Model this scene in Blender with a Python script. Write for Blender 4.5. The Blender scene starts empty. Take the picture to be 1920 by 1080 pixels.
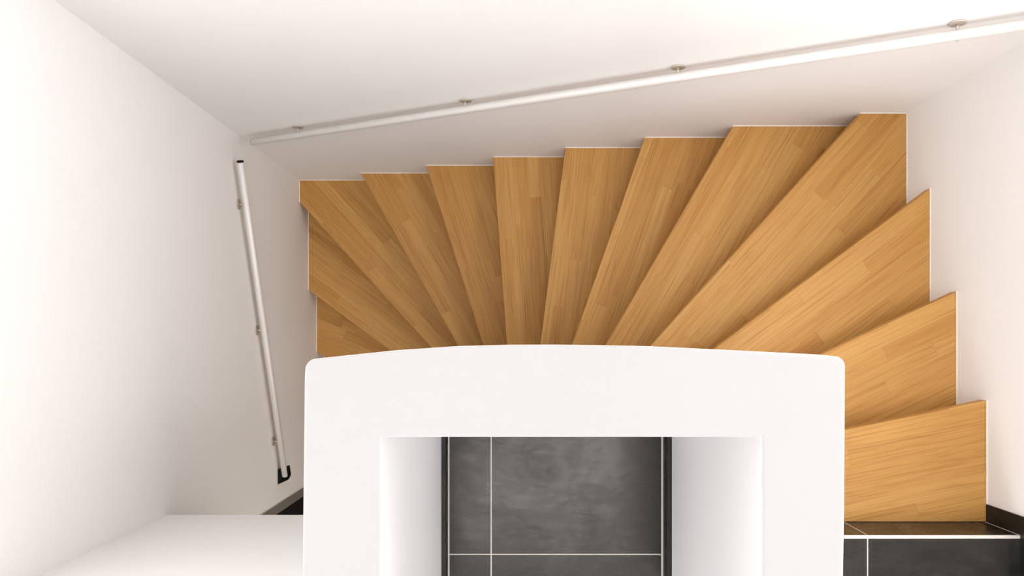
import bpy, bmesh, math, random
from mathutils import Vector, Matrix
random.seed(3)
S = bpy.context.scene
C = S.collection

# ------------------------------------------------------------------ place (metres)
STEP = 0.18
Z_LAND = 2.70                  # upper landing
XL, XR, YB = -1.279, 1.538, 0.9375   # stairwell walls
YE = -0.597                    # landing edge
Z_CEIL_LOW = 2.34              # underside of landing slab
Z_PAR = 3.70                   # parapet top
Z_TOP = 9.0
Y_HALL = -3.0
CAM_Z = 5.094

# ------------------------------------------------------------------ helpers
def link(name, bm, mats, parent=None, smooth=False):
    me = bpy.data.meshes.new(name)
    bmesh.ops.recalc_face_normals(bm, faces=bm.faces[:])
    bm.to_mesh(me); bm.free()
    if not isinstance(mats, (list, tuple)): mats = [mats]
    for m in mats: me.materials.append(m)
    if smooth:
        for p in me.polygons: p.use_smooth = True
    o = bpy.data.objects.new(name, me); C.objects.link(o)
    if parent: o.parent = parent
    return o

def box(bm, x0, x1, y0, y1, z0, z1, mi=0, bev=0.0):
    v = [bm.verts.new((x, y, z)) for z in (z0, z1) for (x, y) in ((x0,y0),(x1,y0),(x1,y1),(x0,y1))]
    fs = []
    for idx in ((0,3,2,1),(4,5,6,7),(0,1,5,4),(1,2,6,5),(2,3,7,6),(3,0,4,7)):
        f = bm.faces.new([v[i] for i in idx]); f.material_index = mi; fs.append(f)
    if bev:
        es = list({e for f in fs for e in f.edges})
        r = bmesh.ops.bevel(bm, geom=es, offset=bev, segments=2, affect='EDGES', profile=.5)
        for f in r['faces']: f.material_index = mi
    return fs

def prism(bm, poly, z0, z1, mi=0):
    a = [bm.verts.new((x, y, z0)) for x, y in poly]
    b = [bm.verts.new((x, y, z1)) for x, y in poly]
    n = len(poly)
    fb = bm.faces.new(a[::-1]); ft = bm.faces.new(b)
    fs = [fb, ft]
    for i in range(n):
        fs.append(bm.faces.new((a[i], a[(i+1)%n], b[(i+1)%n], b[i])))
    for f in fs: f.material_index = mi
    return ft, fb

def cyl(bm, p0, p1, r, seg=24, cap_bev=0.0):
    p0, p1 = Vector(p0), Vector(p1)
    d = (p1-p0).normalized()
    q = d.to_track_quat('Z', 'Y')
    L = (p1-p0).length
    st = [(0, r-cap_bev), (cap_bev, r), (L-cap_bev, r), (L, r-cap_bev)] if cap_bev else [(0, r), (L, r)]
    rings = []
    for h, rr in st:
        rings.append([bm.verts.new(p0 + q @ Vector((rr*math.cos(2*math.pi*i/seg), rr*math.sin(2*math.pi*i/seg), h))) for i in range(seg)])
    for a, b in zip(rings, rings[1:]):
        for i in range(seg):
            bm.faces.new((a[i], a[(i+1)%seg], b[(i+1)%seg], b[i])).smooth = True
    bm.faces.new(rings[0][::-1]); bm.faces.new(rings[-1])

def struct(o, label=None, cat=None):
    o['kind'] = 'structure'
    if label: o['label'] = label
    if cat: o['category'] = cat
    return o

def empty(name, loc, label, cat, group=None):
    o = bpy.data.objects.new(name, None); C.objects.link(o)
    o.empty_display_size = .1
    o.location = loc; o['label'] = label; o['category'] = cat
    if group: o['group'] = group
    return o

# ------------------------------------------------------------------ materials
def new_mat(name):
    m = bpy.data.materials.new(name); m.use_nodes = True
    nt = m.node_tree
    return m, nt, nt.nodes['Principled BSDF']

def N(nt, kind, **kw):
    n = nt.nodes.new(kind)
    for k, v in kw.items(): setattr(n, k, v)
    return n

def mathn(nt, op, a, b=None, c=None):
    n = N(nt, 'ShaderNodeMath', operation=op)
    for i, v in enumerate((a, b, c)):
        if v is None: continue
        if isinstance(v, (int, float)): n.inputs[i].default_value = v
        else: nt.links.new(v, n.inputs[i])
    return n.outputs[0]

def plaster(name, col, bump=.12, rough=.85):
    m, nt, b = new_mat(name)
    tc = N(nt, 'ShaderNodeTexCoord')
    n1 = N(nt, 'ShaderNodeTexNoise'); n1.inputs['Scale'].default_value = 2.2; n1.inputs['Detail'].default_value = 3
    n2 = N(nt, 'ShaderNodeTexNoise'); n2.inputs['Scale'].default_value = 130; n2.inputs['Detail'].default_value = 4
    nt.links.new(tc.outputs['Object'], n1.inputs['Vector']); nt.links.new(tc.outputs['Object'], n2.inputs['Vector'])
    r = N(nt, 'ShaderNodeValToRGB')
    r.color_ramp.elements[0].position = .3; r.color_ramp.elements[1].position = .7
    r.color_ramp.elements[0].color = (*[c*.985 for c in col], 1); r.color_ramp.elements[1].color = (*col, 1)
    nt.links.new(n1.outputs['Fac'], r.inputs['Fac']); nt.links.new(r.outputs['Color'], b.inputs['Base Color'])
    bp = N(nt, 'ShaderNodeBump'); bp.inputs['Strength'].default_value = bump; bp.inputs['Distance'].default_value = .004
    nt.links.new(n2.outputs['Fac'], bp.inputs['Height']); nt.links.new(bp.outputs['Normal'], b.inputs['Normal'])
    b.inputs['Roughness'].default_value = rough
    b.inputs['Specular IOR Level'].default_value = .2
    return m

def plain(name, col, rough=.5, metal=0.0, spec=.5, noise=.06, scale=40):
    m, nt, b = new_mat(name)
    tc = N(nt, 'ShaderNodeTexCoord')
    n1 = N(nt, 'ShaderNodeTexNoise'); n1.inputs['Scale'].default_value = scale; n1.inputs['Detail'].default_value = 4
    nt.links.new(tc.outputs['Object'], n1.inputs['Vector'])
    r = N(nt, 'ShaderNodeValToRGB')
    r.color_ramp.elements[0].position = .3; r.color_ramp.elements[1].position = .7
    r.color_ramp.elements[0].color = (*[c*(1-noise) for c in col], 1); r.color_ramp.elements[1].color = (*[min(1, c*(1+noise)) for c in col], 1)
    nt.links.new(n1.outputs['Fac'], r.inputs['Fac']); nt.links.new(r.outputs['Color'], b.inputs['Base Color'])
    b.inputs['Roughness'].default_value = rough; b.inputs['Metallic'].default_value = metal
    b.inputs['Specular IOR Level'].default_value = spec
    return m

def slate(name, lo, hi, rough=.38):
    m, nt, b = new_mat(name)
    tc = N(nt, 'ShaderNodeTexCoord')
    n1 = N(nt, 'ShaderNodeTexNoise'); n1.inputs['Scale'].default_value = 4.5; n1.inputs['Detail'].default_value = 7; n1.inputs['Distortion'].default_value = .9
    n1.inputs['Roughness'].default_value = .62
    mp = N(nt, 'ShaderNodeMapping'); mp.inputs['Rotation'].default_value = (0, 0, .5); mp.inputs['Scale'].default_value = (9, 26, 9)
    n2 = N(nt, 'ShaderNodeTexNoise'); n2.inputs['Scale'].default_value = 1; n2.inputs['Detail'].default_value = 6; n2.inputs['Distortion'].default_value = 2
    nt.links.new(tc.outputs['Object'], n1.inputs['Vector']); nt.links.new(tc.outputs['Object'], mp.inputs['Vector'])
    nt.links.new(mp.outputs['Vector'], n2.inputs['Vector'])
    s = mathn(nt, 'MULTIPLY_ADD', n2.outputs['Fac'], .35, mathn(nt, 'MULTIPLY', n1.outputs['Fac'], .65))
    r = N(nt, 'ShaderNodeValToRGB')
    r.color_ramp.elements[0].position = .36; r.color_ramp.elements[1].position = .66
    r.color_ramp.elements[0].color = (*lo, 1); r.color_ramp.elements[1].color = (*hi, 1)
    nt.links.new(s, r.inputs['Fac']); nt.links.new(r.outputs['Color'], b.inputs['Base Color'])
    bp = N(nt, 'ShaderNodeBump'); bp.inputs['Strength'].default_value = .15; bp.inputs['Distance'].default_value = .002
    nt.links.new(s, bp.inputs['Height']); nt.links.new(bp.outputs['Normal'], b.inputs['Normal'])
    b.inputs['Roughness'].default_value = rough
    b.inputs['Specular IOR Level'].default_value = .36
    b.inputs['Specular Tint'].default_value = (1, .95, .89, 1)
    rg = N(nt, 'ShaderNodeMapRange'); rg.inputs['From Min'].default_value = .35; rg.inputs['From Max'].default_value = .65
    rg.inputs['To Min'].default_value = rough+.09; rg.inputs['To Max'].default_value = rough-.05
    nt.links.new(s, rg.inputs['Value']); nt.links.new(rg.outputs['Result'], b.inputs['Roughness'])
    return m

def wood(name):
    m, nt, b = new_mat(name)
    L = nt.links.new
    tc = N(nt, 'ShaderNodeTexCoord')
    at = N(nt, 'ShaderNodeAttribute', attribute_type='OBJECT', attribute_name='grain_seed')
    seed = at.outputs['Fac']
    sp = N(nt, 'ShaderNodeSeparateXYZ'); L(tc.outputs['Object'], sp.inputs[0])
    x, y, z = sp.outputs
    ys = mathn(nt, 'ADD', mathn(nt, 'DIVIDE', y, .056), mathn(nt, 'MULTIPLY', seed, 3.71))
    row = mathn(nt, 'FLOOR', ys)
    wn = N(nt, 'ShaderNodeTexWhiteNoise', noise_dimensions='2D')
    cb = N(nt, 'ShaderNodeCombineXYZ'); L(row, cb.inputs[0]); L(seed, cb.inputs[1]); L(cb.outputs[0], wn.inputs['Vector'])
    xs = mathn(nt, 'ADD', mathn(nt, 'DIVIDE', x, .78), mathn(nt, 'MULTIPLY', wn.outputs['Value'], 7.0))
    col = mathn(nt, 'FLOOR', xs)
    wn2 = N(nt, 'ShaderNodeTexWhiteNoise', noise_dimensions='3D')
    cb2 = N(nt, 'ShaderNodeCombineXYZ'); L(row, cb2.inputs[0]); L(col, cb2.inputs[1]); L(seed, cb2.inputs[2]); L(cb2.outputs[0], wn2.inputs['Vector'])
    stave = wn2.outputs['Value']
    # grain, different in each stave
    gx = mathn(nt, 'MULTIPLY', x, .85); gy = mathn(nt, 'MULTIPLY', y, 52.0)
    off = mathn(nt, 'MULTIPLY', stave, 53.0)
    cb3 = N(nt, 'ShaderNodeCombineXYZ'); L(mathn(nt, 'ADD', gx, off), cb3.inputs[0]); L(mathn(nt, 'ADD', gy, off), cb3.inputs[1]); L(mathn(nt, 'ADD', mathn(nt, 'MULTIPLY', z, 75.0), seed), cb3.inputs[2])
    g1 = N(nt, 'ShaderNodeTexNoise'); g1.inputs['Scale'].default_value = 1; g1.inputs['Detail'].default_value = 5; g1.inputs['Distortion'].default_value = .5
    L(cb3.outputs[0], g1.inputs['Vector'])
    # broad growth rings (cathedral figure)
    cb4 = N(nt, 'ShaderNodeCombineXYZ'); L(mathn(nt, 'ADD', mathn(nt, 'MULTIPLY', x, 1.6), off), cb4.inputs[0]); L(mathn(nt, 'ADD', mathn(nt, 'MULTIPLY', y, 14.0), off), cb4.inputs[1]); L(seed, cb4.inputs[2])
    g2 = N(nt, 'ShaderNodeTexNoise'); g2.inputs['Scale'].default_value = 1; g2.inputs['Detail'].default_value = 1.5
    L(cb4.outputs[0], g2.inputs['Vector'])
    ring = mathn(nt, 'PINGPONG', mathn(nt, 'MULTIPLY', g2.outputs['Fac'], 11.0), 1.0)
    ring = mathn(nt, 'POWER', ring, 3.0)
    r = N(nt, 'ShaderNodeValToRGB')
    e = r.color_ramp.elements
    e[0].position = 0; e[0].color = (0.404, 0.180, 0.044, 1)
    e[1].position = 1; e[1].color = (0.594, 0.329, 0.101, 1)
    k = r.color_ramp.elements.new(.18); k.color = (0.484, 0.238, 0.061, 1)
    k = r.color_ramp.elements.new(.6); k.color = (0.552, 0.289, 0.080, 1)
    f = mathn(nt, 'MULTIPLY_ADD', stave, .66, mathn(nt, 'MULTIPLY', g1.outputs['Fac'], .66))
    f = mathn(nt, 'SUBTRACT', f, mathn(nt, 'MULTIPLY', ring, .24))
    L(f, r.inputs['Fac'])
    # fine dark pores
    cb5 = N(nt, 'ShaderNodeCombineXYZ'); L(mathn(nt, 'ADD', mathn(nt, 'MULTIPLY', x, 4.0), off), cb5.inputs[0]); L(mathn(nt, 'MULTIPLY', y, 330.0), cb5.inputs[1]); L(seed, cb5.inputs[2])
    g3 = N(nt, 'ShaderNodeTexNoise'); g3.inputs['Scale'].default_value = 1; g3.inputs['Detail'].default_value = 2
    L(cb5.outputs[0], g3.inputs['Vector'])
    rr = N(nt, 'ShaderNodeValToRGB'); rr.color_ramp.elements[0].position = .3; rr.color_ramp.elements[1].position = .5
    rr.color_ramp.elements[0].color = (.74, .67, .60, 1); rr.color_ramp.elements[1].color = (1, 1, 1, 1)
    L(g3.outputs['Fac'], rr.inputs['Fac'])
    mx = N(nt, 'ShaderNodeMix', data_type='RGBA', blend_type='MULTIPLY'); mx.inputs['Factor'].default_value = 1
    L(r.outputs['Color'], mx.inputs['A']); L(rr.outputs['Color'], mx.inputs['B'])
    # thin glue line between staves
    fy = mathn(nt, 'FRACT', ys); fx = mathn(nt, 'FRACT', xs)
    ly = mathn(nt, 'LESS_THAN', mathn(nt, 'MINIMUM', fy, mathn(nt, 'SUBTRACT', 1.0, fy)), .012)
    lx = mathn(nt, 'LESS_THAN', mathn(nt, 'MINIMUM', fx, mathn(nt, 'SUBTRACT', 1.0, fx)), .0016)
    ln = mathn(nt, 'MULTIPLY', mathn(nt, 'MAXIMUM', ly, lx), .16)
    mx2 = N(nt, 'ShaderNodeMix', data_type='RGBA'); L(ln, mx2.inputs['Factor']); L(mx.outputs['Result'], mx2.inputs['A']); mx2.inputs['B'].default_value = (.3, .13, .04, 1)
    L(mx2.outputs['Result'], b.inputs['Base Color'])
    b.inputs['Roughness'].default_value = .5
    b.inputs['Specular IOR Level'].default_value = .28
    return m

M_WALL = plaster('white_plaster', (.965, .950, .938))
M_PAR = plaster('parapet_top_dimmed', (.54, .533, .530), bump=.05)  # top face only: colour darkened to offset the strong light from above
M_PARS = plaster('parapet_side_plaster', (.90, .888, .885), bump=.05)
M_CEIL = plaster('ceiling_paint', (.92, .91, .90), bump=.03)
M_TILE = slate('slate_tile', (.005, .0045, .004), (.032, .0292, .0258), rough=.27)
M_SKIRT = slate('slate_skirting', (.005, .005, .005), (.016, .015, .014), rough=.45)
M_GROUT = plain('light_grout', (.62, .57, .52), rough=.9)
M_EDGE = plain('edge_profile_metal', (.80, .74, .68), rough=.4, metal=.3)
M_WOOD = wood('oiled_beech')
M_CAULK = plain('white_sealant', (.88, .84, .80), rough=.5)
M_STEEL = plain('brushed_steel', (.80, .775, .75), rough=.5, metal=.25, noise=.015)
M_PLATE = plain('plate_steel', (.60, .545, .475), rough=.5, metal=.45, noise=.04)
M_BLACK = plain('black_plastic', (.004, .004, .005), rough=.5, spec=.12)
M_FRAME = plain('grey_door_frame', (.22, .20, .175), rough=.5)
M_DOOR = plain('dark_door', (.008, .0075, .007), rough=.5, spec=.2)

# ------------------------------------------------------------------ setting: walls
T = .15
def wall(name, *boxes, mat=M_WALL, label=None):
    bm = bmesh.new()
    for b in boxes: box(bm, *b)
    return struct(link(name, bm, mat), label, 'wall')

# clerestory windows, the left and right ones added unseen for light: (lo, hi) along each wall and the sill / head heights
WZ0, WZ1 = 3.32, 4.25
ADDED_SIDE, ADDED_RIGHT, WIN_HALL = (-1.55, .72), (-.48, .82), (-1.05, 1.30)
def wall_with_window(name, axis, lo, hi, t0, t1, win, z0, label, doors=()):
    bs = []
    def add(u0, u1, za, zb):
        bs.append((u0, u1, t0, t1, za, zb) if axis == 0 else (t0, t1, u0, u1, za, zb))
    add(lo, win[0], WZ0, WZ1); add(win[1], hi, WZ0, WZ1)
    add(lo, hi, WZ1, Z_TOP)
    if not doors: add(lo, hi, z0, WZ0)
    else:
        d0, d1, dz = doors
        add(lo, d0, z0, WZ0); add(d1, hi, z0, WZ0); add(d0, d1, dz, WZ0)
    return wall(name, *bs, label=label)
DY0, DY1, DZ = -1.72, -.822, 2.05
wall('wall_back', (XL-T, XR+T, YB, YB+T, 0, Z_TOP), label='white plastered wall behind the winding stair with the long handrail')
wall_with_window('wall_right', 1, Y_HALL, YB, XR, XR+T, ADDED_RIGHT, 0, 'white plastered wall on the right of the stair')
wall_with_window('wall_left', 1, Y_HALL, YB, XL-T, XL, ADDED_SIDE, 0, 'white plastered wall on the left carrying the short handrail', (DY0, DY1, DZ))
wall_with_window('wall_hall', 0, XL-T, XR+T, Y_HALL-T, Y_HALL, WIN_HALL, 0, 'white wall with a window at the far end of the landing')
# front-left parapet on the landing edge (slab edge and the wall standing on it)
YF = -.603
bm = bmesh.new(); box(bm, XL, -.4035, YF-.14, YF, Z_CEIL_LOW, Z_PAR)
struct(link('wall_front', bm, M_WALL), 'white slab edge and low wall left of the parapet', 'wall')
wall('wall_hall', (XL-T, XR+T, Y_HALL-T, Y_HALL, 0, 3.3), (XL-T, XR+T, Y_HALL-T, Y_HALL, 5.5, Z_TOP),
     (XL-T, -.95, Y_HALL-T, Y_HALL, 3.3, 5.5), (1.2, XR+T, Y_HALL-T, Y_HALL, 3.3, 5.5),
     label='white wall with a window at the far end of the landing')
wall('ceiling', (XL-T, XR+T, Y_HALL-T, YB+T, Z_TOP, Z_TOP+.2), mat=M_CEIL, label='white ceiling above the stair')

# curved parapet: a U-shaped wall standing between the flights, full height
PXL, PXR = -.3984, .578
outer = [(-.4035, -.743), (-.4030, -.415), (PXL-.0006, -.055)]
def arc(cx, cy, r, a0, a1, n=6):
    return [(cx+r*math.cos(math.radians(a0+(a1-a0)*i/n)), cy+r*math.sin(math.radians(a0+(a1-a0)*i/n))) for i in range(n+1)]
outer += arc(PXL+.021, -.0445, .021, 180, 95)
bow_pts = [(-.33, -.0185), (-.235, -.0086), (-.12, -.0008), (-.03, .0015), (.05, .0018), (.13, .0008), (.22, -.001), (.31, -.0052), (.43, -.0112), (.53, -.0162)]
outer += bow_pts
outer += arc(PXR-.018, -.0375, .018, 82, 0)
outer += [(.5765, -.30), (.5745, -.415), (.574, -.743)]
n_out = len(outer)
top_in = [(.427, -.743), (.427, -.165), (-.262, -.165), (-.262, -.743)]
low_in = [(.4425, -.743), (.4425, -.166), (-.2525, -.166), (-.2525, -.743)]
bm = bmesh.new()
def ring(z, out, inner): return [bm.verts.new((x, y, z)) for x, y in out + inner]
# below the treads the core is set back behind the bowed parapet, so the treads run in under it
CORE_L, CORE_R, CORE_F, Z_SET = -.378, .556, -.040, 2.535
core = [(min(max(x, CORE_L), CORE_R), min(y, CORE_F)) for x, y in outer]
rings = [ring(0, core, low_in), ring(Z_SET, core, low_in), ring(Z_SET, outer, low_in), ring(Z_LAND, outer, low_in), ring(Z_PAR, outer, top_in)]
r2 = rings[-1]
n = len(r2)
for a, b in zip(rings, rings[1:]):
    for i in range(n): bm.faces.new((a[i], a[(i+1)%n], b[(i+1)%n], b[i]))
ft = bm.faces.new(r2)
bmesh.ops.recalc_face_normals(bm, faces=bm.faces[:])
bmesh.ops.bevel(bm, geom=list(ft.edges), offset=.006, segments=3, affect='EDGES', profile=.5)
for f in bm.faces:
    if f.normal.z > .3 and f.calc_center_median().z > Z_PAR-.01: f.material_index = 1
bmesh.ops.remove_doubles(bm, verts=bm.verts[:], dist=1e-5)
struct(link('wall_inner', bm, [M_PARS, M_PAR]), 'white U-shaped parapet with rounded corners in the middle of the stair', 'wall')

# ------------------------------------------------------------------ floors
def tiles(bm, rects, z):
    for x0, x1, y0, y1 in rects:
        g = .0022
        box(bm, x0+g, x1-g, y0+g, y1-g, z-.006, z, 0, bev=.0008)
TW = .583
bm = bmesh.new()
# slab under the landing, with the bay inside the parapet
GZ = Z_LAND-.0015
box(bm, XL, XR, Y_HALL, -.745, Z_CEIL_LOW, GZ, 2)
box(bm, .575, XR, -.745, YE+.003, Z_CEIL_LOW, GZ, 2)
box(bm, -.2525, .4425, -.745, -.166, Z_CEIL_LOW, GZ, 2)
for f in bm.faces:
    if f.normal.z > .5 or f.calc_center_median().z > GZ-.0001: f.material_index = 1
rects = []
xs = [-.2365, -.1057, .4225]
for y1, y0 in ((-.167, -.647), (-.647, -.74)):
    rects += [(xs[0], xs[1], y0, y1), (xs[1], xs[2], y0, y1)]
# landing beside the stair, starting behind the metal edge
rects += [(.576, 1.06, YE-.56, YE+.001), (1.06, XR-.001, YE-.56, YE+.001)]
rects += [(x0, x1, YE-.56, -.745) for x0, x1 in ((XL, -.6887), (-.6887, -.1057), (-.1057, .4773), (.4773, .574))]
yy = YE-.56
for j in range(4):
    y0 = max(yy-TW, Y_HALL)
    for i in range(-3, 4):
        x0 = max(XL, -.1057+TW*(i-1)); x1 = min(XR, -.1057+TW*i)
        if x1-x0 > .02: rects.append((x0, x1, y0, min(yy, -.745)))
    yy = y0
    if yy <= Y_HALL: break
tiles(bm, rects, Z_LAND)
# tiled riser below the landing edge, joints continuing those of the floor
for x0, x1 in ((.58, 1.06), (1.06, XR-.008)):
    box(bm, x0+.002, x1-.002, YE+.003, YE+.010, Z_LAND-STEP+.002, Z_LAND-.006, 0)
box(bm, .58, XR, YE+.002, YE+.0098, Z_LAND-STEP+.002, Z_LAND-.006, 1)
struct(link('floor', bm, [M_TILE, M_GROUT, M_CEIL]), 'dark slate-grey tiled landing floor with light grout', 'floor')

bm = bmesh.new()
box(bm, XL-T, XR, Y_HALL, YB, -.2, -.0015, 1)
for i in range(5):
    for j in range(7):
        x0 = XL+TW*i; y0 = Y_HALL+TW*j
        x1 = min(x0+TW, XR); y1 = min(y0+TW, YB)
        if x1-x0 > .03 and y1-y0 > .03: tiles(bm, [(x0, x1, y0, y1)], 0)
struct(link('floor.001', bm, [M_TILE, M_GROUT]), 'dark tiled floor of the lower hall beneath the stair', 'floor')

bm = bmesh.new(); box(bm, .576, XR-.006, YE-.0005, YE+.0100, Z_LAND-.006, Z_LAND+.001, bev=.002)
struct(link('trim_1', bm, M_EDGE), 'pale metal edge strip along the top of the tiled riser', 'edge trim')

# ------------------------------------------------------------------ skirting
def skirting(name, label, *boxes):
    bm = bmesh.new()
    for b in boxes: box(bm, *b, bev=.0012)
    return struct(link(name, bm, M_SKIRT), label, 'skirting')
skirting('baseboard_left', 'dark tile skirting on the left inside the parapet', (-.2520, -.2395, -.742, -.1675, Z_LAND, Z_LAND+.065))
skirting('baseboard_back', 'dark tile skirting across the closed end inside the parapet', (-.2385, .4255, -.179, -.1668, Z_LAND, Z_LAND+.065))
skirting('baseboard_right', 'dark tile skirting on the right inside the parapet', (.4265, .4420, -.742, -.1675, Z_LAND, Z_LAND+.065))
bm = bmesh.new()
a, bq = -.528, YE+.0105
poly = [(bq, Z_LAND-STEP+.001), (a, Z_LAND-STEP+.001), (a, Z_LAND+.065), (-1.6, Z_LAND+.065), (-1.6, Z_LAND+.001), (bq, Z_LAND+.001)]
v0 = [bm.verts.new((XR-.0055, y, z)) for y, z in poly]; v1 = [bm.verts.new((XR-.0005, y, z)) for y, z in poly]
bm.faces.new(v0); bm.faces.new(v1[::-1])
for i in range(6): bm.faces.new((v0[i], v1[i], v1[(i+1)%6], v0[(i+1)%6]))
struct(link('baseboard_stair', bm, M_SKIRT), 'dark tile skirting stepping up the right wall beside the tiled riser', 'skirting')

# ------------------------------------------------------------------ lower door
d = empty('door_1', (XL, (DY0+DY1)/2, 0), 'dark door with a grey frame in the lower hall below the left handrail', 'door')
d['kind'] = 'structure'
def child(name, bm, mat, parent, **kw):
    o = link(name, bm, mat, parent, **kw)
    o.matrix_parent_inverse = Matrix.Translation(-parent.location)
    return o
bm = bmesh.new()
for b in ((XL-.06, XL+.012, DY1-.039, DY1, 0, DZ), (XL-.06, XL+.012, DY0, DY0+.039, 0, DZ), (XL-.06, XL+.012, DY0+.039, DY1-.039, DZ-.039, DZ)):
    box(bm, *b, bev=.002)
child('door_frame', bm, M_FRAME, d)
bm = bmesh.new(); box(bm, XL-.05, XL-.01, DY0+.042, DY1-.042, .005, DZ-.042, bev=.002)
child('door_leaf', bm, M_DOOR, d)

# ------------------------------------------------------------------ staircase
# nosing lines in plan: step counted down from the landing -> point at the wall, point at the core
NOSE = {
 0: ((1.541, -.181), (1.069, -.279)),
 1: ((1.540, .196), (1.073, -.023)),
 2: ((1.538, .599), (.718, -.010)),
 3: ((1.351, .938), (.505, .000)),
 4: ((.888, .941), (.341, .000)),
 5: ((.539, .939), (.209, .002)),
 6: ((.189, .940), (.071, .003)),
 7: ((-.161, .939), (-.092, .005)),
 8: ((-.515, .936), (-.221, .008)),
 9: ((-.894, .938), (-.370, .009)),
 10: ((-1.282, .8175), (-.537, -.006)),
 11: ((-1.2845, .333), (-.817, -.0126)),
 12: ((-1.286, -.039), (-.817, -.235)),
 13: ((-1.286, -.36), (-.817, -.46)),
}
def clip(poly, p, nrm):           # keep the side the normal points to
    out = []
    for i in range(len(poly)):
        a, b = Vector(poly[i]), Vector(poly[(i+1) % len(poly)])
        da, db = (a-p).dot(nrm), (b-p).dot(nrm)
        if da >= -1e-9: out.append(tuple(a))
        if (da > 1e-9 and db < -1e-9) or (da < -1e-9 and db > 1e-9):
            t = da/(da-db); out.append(tuple(a+(b-a)*t))
    res = []
    for q in out:
        if not res or (Vector(q)-Vector(res[-1])).length > 1e-6: res.append(q)
    if len(res) > 1 and (Vector(res[0])-Vector(res[-1])).length < 1e-6: res.pop()
    return res
def area(p): return .5*sum(p[i][0]*p[(i+1)%len(p)][1]-p[(i+1)%len(p)][0]*p[i][1] for i in range(len(p)))
V = Vector
CL, CR, CF0 = CORE_L-.0005, CORE_R+.0005, CORE_F+.0005     # faces of the core the treads butt against
def minus_core(P, CF=CF0):
    parts = [clip(P, V((0, CF)), V((0, 1))),
             clip(clip(P, V((0, CF)), V((0, -1))), V((CR, 0)), V((1, 0))),
             clip(clip(P, V((0, CF)), V((0, -1))), V((CL, 0)), V((-1, 0)))]
    parts = [p for p in parts if len(p) > 2 and abs(area(p)) > 1e-5]
    rnd = lambda q: (round(q[0], 5), round(q[1], 5))
    allv = {rnd(q) for p in parts for q in p}
    edges = {}
    es = set()
    for p in parts:
        if area(p) < 0: p = p[::-1]
        p = [rnd(q) for q in p]
        for i in range(len(p)):
            a, b = p[i], p[(i+1) % len(p)]
            on = [q for q in allv if q not in (a, b) and abs(a[1]-CF) < 2e-5 and abs(b[1]-CF) < 2e-5 and abs(q[1]-CF) < 2e-5 and min(a[0], b[0]) < q[0] < max(a[0], b[0])]
            on.sort(key=lambda q: abs(q[0]-a[0]))
            ch = [a]+on+[b]
            for u, w in zip(ch, ch[1:]): es.add((u, w))
    es = {e for e in es if (e[1], e[0]) not in es}
    nx = dict(es); loop = []
    while nx:                       # the piece on the stair side is the largest loop
        st = sorted(nx)[0]; lp = [st]; q = nx.pop(st)
        while q != st: lp.append(q); q = nx.pop(q)
        if not loop or abs(area(lp)) > abs(area(loop)): loop = lp
    # drop collinear points
    res = []
    for i in range(len(loop)):
        a, b, c = V(loop[i-1]), V(loop[i]), V(loop[(i+1) % len(loop)])
        if abs((b-a).cross(c-b) if hasattr(V((0,0)), 'cross') else 0) > 1e-8: res.append(loop[i])
    return res

GAP = .0035       # sealant joint along the walls
well = [(XL+GAP, YE+.012), (XR-GAP, YE+.012), (XR-GAP, YB-GAP), (XL+GAP, YB-GAP)]
well_low = [(XL+GAP, -1.2), (XR-GAP, -1.2), (XR-GAP, YB-GAP), (XL+GAP, YB-GAP)]
stair = empty('staircase', (0, .4, 0), 'winding beech wood staircase turning down around the white parapet', 'staircase')
TH = .04
mid_ref = V((.09, -.3))
def up_normal(k):
    w, c = V(NOSE[k][0]), V(NOSE[k][1])
    dd = (w-c).normalized()
    return V((dd.y, -dd.x))         # clockwise seen from above = climbing
def tread_poly(k):
    P = well if k < 6 else well_low
    if k >= 6: P = [(XL+GAP, -.95), (XR-GAP, -.95), (XR-GAP, YB-GAP), (XL+GAP, YB-GAP)]
    P = clip(P, V(NOSE[k][1]), up_normal(k))
    if k > 0:
        nb = up_normal(k-1)
        P = clip(P, V(NOSE[k-1][1]) + nb*.055, -nb)
    return minus_core(P)

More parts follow.
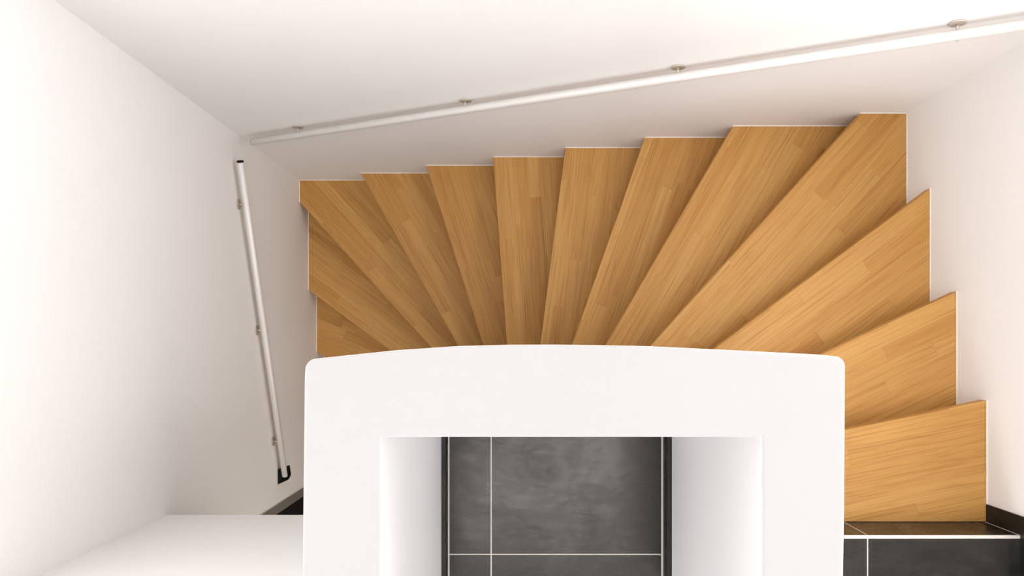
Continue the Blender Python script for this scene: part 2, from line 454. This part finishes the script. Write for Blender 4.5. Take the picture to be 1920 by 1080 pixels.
for k in range(14):
    w, c = V(NOSE[k][0]), V(NOSE[k][1])
    dd = (w-c).normalized(); nn = up_normal(k)
    zt = Z_LAND - STEP*(k+1)
    o3 = V(((w.x+c.x)/2, (w.y+c.y)/2, zt))
    M = Matrix(((-dd.x, -nn.x*-1, 0, o3.x), (-dd.y, nn.y, 0, o3.y), (0, 0, 1, o3.z), (0, 0, 0, 1)))
    # local x runs along the nosing, local y towards the back of the tread
    ang = math.atan2(-nn.x, nn.y) if False else math.atan2(nn.y, nn.x) - math.pi/2
    M = Matrix.Translation(o3) @ Matrix.Rotation(ang, 4, 'Z')
    inv = M.inverted()
    P = tread_poly(k)
    loc = [(inv @ V((x, y, zt))) for x, y in P]
    bm = bmesh.new()
    prism(bm, [(q.x, q.y) for q in loc], -TH, 0)
    bmesh.ops.recalc_face_normals(bm, faces=bm.faces[:])
    bmesh.ops.bevel(bm, geom=[e for e in bm.edges if abs(e.verts[0].co.y) < 1e-4 and abs(e.verts[1].co.y) < 1e-4 and abs(e.verts[0].co.z-e.verts[1].co.z) < 1e-4],
                    offset=.004, segments=3, affect='EDGES', profile=.5)
    t = link('tread', bm, M_WOOD)
    t.parent = stair; t.matrix_parent_inverse = Matrix.Translation(-stair.location)
    t.matrix_basis = M
    t['grain_seed'] = float((k*7) % 23) + .5
    # white sealant between tread and wall
    bm = bmesh.new(); any_s = False
    for i in range(len(P)):
        a, b = V(P[i]), V(P[(i+1) % len(P)])
        for ax, val, side in ((0, XL+GAP, -1), (0, XR-GAP, 1), (1, YB-GAP, 1)):
            if abs(a[ax]-val) < 1e-4 and abs(b[ax]-val) < 1e-4:
                lo, hi = min(a[1-ax], b[1-ax]), max(a[1-ax], b[1-ax])
                e0, e1 = sorted((val-side*.0002, val+side*(GAP-.0002)))
                if ax == 0: bx = (e0, e1, lo, hi)
                else: bx = (lo, hi, e0, e1)
                p0 = len(bm.verts)
                box(bm, *bx, zt-TH+.002, zt+.0012); any_s = True
    if any_s:
        for v in bm.verts: v.co = inv @ v.co
        s = link('wall_sealant', bm, M_CAULK, t)
        s['label'] = 'white sealant joint along the wall'
    else: bm.free()
    # riser board under the nosing, set back
    A0 = V(NOSE[k][1]) + nn*.040; A1 = V(NOSE[k][1]) + nn*.0545
    R = [(XL+GAP, -.95), (XR-GAP, -.95), (XR-GAP, YB-GAP), (XL+GAP, YB-GAP)]
    if k < 6: R = well
    R = clip(clip(R, A0, nn), A1, -nn)
    # only the side of the core where this step is
    far = V(NOSE[k][1]) - dd*.9
    R = clip(R, V(NOSE[k][1]) - dd*.75, dd)
    try:
        R = minus_core(R)
        loc = [(inv @ V((x, y, zt))) for x, y in R]
        bm = bmesh.new(); zb = -STEP+.0008 if k < 13 else -(zt)+.001
        prism(bm, [(q.x, q.y) for q in loc], zb, -TH-.0005)
        r = link('riser', bm, M_WOOD)
        r.parent = stair; r.matrix_parent_inverse = Matrix.Translation(-stair.location)
        r.matrix_basis = M
        r['grain_seed'] = float((k*5) % 19) + 30.5
    except Exception as ex:
        print('riser', k, ex)

# ------------------------------------------------------------------ handrails
RR = .0150
OFF = .037
def handrail(label, p0, p1, wall_n, brackets, cap0=None, cap1=None):
    """p0 lower / p1 upper end of the rail axis; wall_n points from the wall into the room"""
    p0, p1, wn = V(p0), V(p1), V(wall_n)
    h = empty('handrail', (p0+p1)/2, label, 'handrail', None)
    bm = bmesh.new(); cyl(bm, p0, p1, RR, 32, cap_bev=.003)
    child('rail', bm, M_STEEL, h)
    d = (p1-p0).normalized()
    for pt in brackets:
        pt = V(pt)
        # on the rail axis closest along its run
        t = (pt-p0).dot(d); ax = p0 + d*t
        base = ax - wn*(ax-pt).dot(wn)
        bm = bmesh.new(); cyl(bm, base+wn*.0005, base+wn*.0055, .0235, 32, cap_bev=.001)
        b = child('wall_plate', bm, M_PLATE, h)
        bm = bmesh.new(); cyl(bm, base+wn*.0055, ax-wn*(RR-.002), .0045, 16)
        q = link('pin', bm, M_PLATE, b)
        q.matrix_parent_inverse = b.matrix_parent_inverse.copy(); q.matrix_parent_inverse = Matrix.Identity(4)
        bm = bmesh.new(); cyl(bm, ax+wn*(RR-.001), ax+wn*(RR+.0022), .004, 16, cap_bev=.001)
        q = link('screw', bm, M_PLATE, b)
    return h, d

h, dv = handrail('long brushed steel handrail climbing to the right along the back wall',
    (-1.2046, YB-OFF, CAM_Z-3.418), (1.49, YB-OFF, CAM_Z-2.129), (0, -1, 0),
    [(-.969, YB, CAM_Z-3.32), (-.225, YB, CAM_Z-2.96), (.502, YB, CAM_Z-2.574), (1.259, YB, CAM_Z-2.254)])
bm = bmesh.new(); e0 = V((-1.2046, YB-OFF, CAM_Z-3.418)); cyl(bm, e0-dv*.004, e0-dv*.0002, RR-.0005, 32, cap_bev=.001)
child('end_cap', bm, M_PLATE, h)['label'] = 'grey end cap'

A = V((XL+OFF, -.6755, CAM_Z-3.9976)); B = V((XL+OFF, .799, CAM_Z-3.369))
h, dv = handrail('short brushed steel handrail running down the left wall to a black end bracket',
    A, B, (1, 0, 0), [(XL, .637, CAM_Z-3.46), (XL, .0736, CAM_Z-3.68), (XL, -.4796, CAM_Z-3.929)])
bm = bmesh.new(); cyl(bm, B+dv*.0002, B+dv*.007, RR, 32, cap_bev=.001)
child('end_cap', bm, M_BLACK, h)['label'] = 'black plastic end cap'
# black end bracket cupping the lower end of the rail: wall block, floor and outer cheek
bm = bmesh.new()
side = V((1, 0, 0)); up = dv.cross(side).normalized()
if up.z < 0: up = -up
def frame(px, along, u): return A + side*px + dv*along + up*u
def wallpt(y, u): return V((XL+.0005, A.y+y, A.z+u))
inner = [(-.0165, .040), (-.0160, -.002), (-.010, -.010), (0, -.0125), (.010, -.009), (.0155, -.002), (.0165, .05)]
outl = [(.0225, .052), (.0235, -.002), (.019, -.015), (.008, -.022)]
def layer(u, cup):
    pts = [wallpt(.036, u)] + ([frame(a, l, u) for a, l in inner] if cup else [frame(-.012, .04, u)])
    pts += [frame(a, l, u) for a, l in outl] + [wallpt(-.042, u)]
    return [bm.verts.new(p) for p in pts]
for u0, u1, cup in ((-.020, .004, True), (-.026, -.018, False)):
    lo, hi = layer(u0, cup), layer(u1, cup)
    bm.faces.new(lo); bm.faces.new(hi[::-1])
    for i in range(len(lo)): bm.faces.new((lo[i], hi[i], hi[(i+1) % len(lo)], lo[(i+1) % len(lo)]))
child('end_bracket', bm, M_BLACK, h)['label'] = 'black end bracket'

# ------------------------------------------------------------------ light
P_RIGHT, P_LEFT, P_HALL, P_SKY, P_LOW = 26, 20, 48, 116, 34
def area_light(name, loc, rot, sx, sy, power, col):
    l = bpy.data.lights.new(name, 'AREA'); l.shape = 'RECTANGLE'; l.size = sx; l.size_y = sy; l.energy = power; l.color = col
    o = bpy.data.objects.new(name, l); C.objects.link(o); o.location = loc; o.rotation_euler = rot
    return o
WM = (WZ0+WZ1)/2; WH = WZ1-WZ0-.1
DAY = (1, .992, .995)
R90 = math.radians(90)
def window(i, loc, rz, span, power):
    # frame with a mullion, area light behind it; side windows are added to brighten the walls; local +y points into the room
    W = span[1]-span[0]
    M = Matrix.Translation(loc) @ Matrix.Rotation(rz, 4, 'Z')
    bm = bmesh.new(); f = .05; H = WZ1-WZ0
    for b in ((-W/2, -W/2+f, -.03, .03, -H/2, H/2), (W/2-f, W/2, -.03, .03, -H/2, H/2), (-W/2+f, W/2-f, -.03, .03, -H/2, -H/2+f),
              (-W/2+f, W/2-f, -.03, .03, H/2-f, H/2), (-.025, .025, -.03, .03, -H/2+f, H/2-f)):
        box(bm, *b, bev=.003)
    o = link('window_%d' % i, bm, M_CEIL); o.matrix_world = M
    struct(o, 'white framed clerestory window %s' % ('added for light above the right wall', 'added for light above the short handrail', 'at the end of the landing')[i-1], 'window')
    l = area_light('window_light', (0, 0, 0), (0, 0, 0), W-.04, H-.04, power, DAY)
    l.matrix_world = M @ Matrix.Translation((0, -.05, 0)) @ Matrix.Rotation(R90, 4, 'X')
window(1, (XR+.08, (ADDED_RIGHT[0]+ADDED_RIGHT[1])/2, WM), R90, ADDED_RIGHT, P_RIGHT)
window(2, (XL-.08, (ADDED_SIDE[0]+ADDED_SIDE[1])/2, WM), -R90, ADDED_SIDE, P_LEFT)
window(3, ((WIN_HALL[0]+WIN_HALL[1])/2, Y_HALL-.08, WM), 0, WIN_HALL, P_HALL)
area_light('skylight', (.2, -1.2, Z_TOP-.02), (0, 0, 0), 2.2, 2.1, P_SKY, DAY)
area_light('hall_fill', (.1, -1.9, Z_CEIL_LOW-.02), (0, 0, 0), 1.0, 1.0, P_LOW, (1, .90, .79))  # unseen fill light added under the landing to lift the deep walls
w = bpy.data.worlds.new('World'); S.world = w; w.use_nodes = True
w.node_tree.nodes['Background'].inputs[0].default_value = (1, .98, .97, 1)
w.node_tree.nodes['Background'].inputs[1].default_value = 0.0

# ------------------------------------------------------------------ camera (straight down, vertical shift lens)
cd = bpy.data.cameras.new('camera'); cam = bpy.data.objects.new('camera', cd); C.objects.link(cam)
cam.location = (0, 0, CAM_Z); cam.rotation_euler = (0, 0, 0)
cd.sensor_width = 36; cd.lens = 36*1450/1920
cd.shift_x = (960-985)/1920; cd.shift_y = (648-540)/1920
cd.clip_start = .02
S.camera = cam
S.view_settings.view_transform = 'Standard'; S.view_settings.look = 'None'
S.view_settings.gamma = 1; S.view_settings.use_curve_mapping = False
S.view_settings.exposure = 0.03
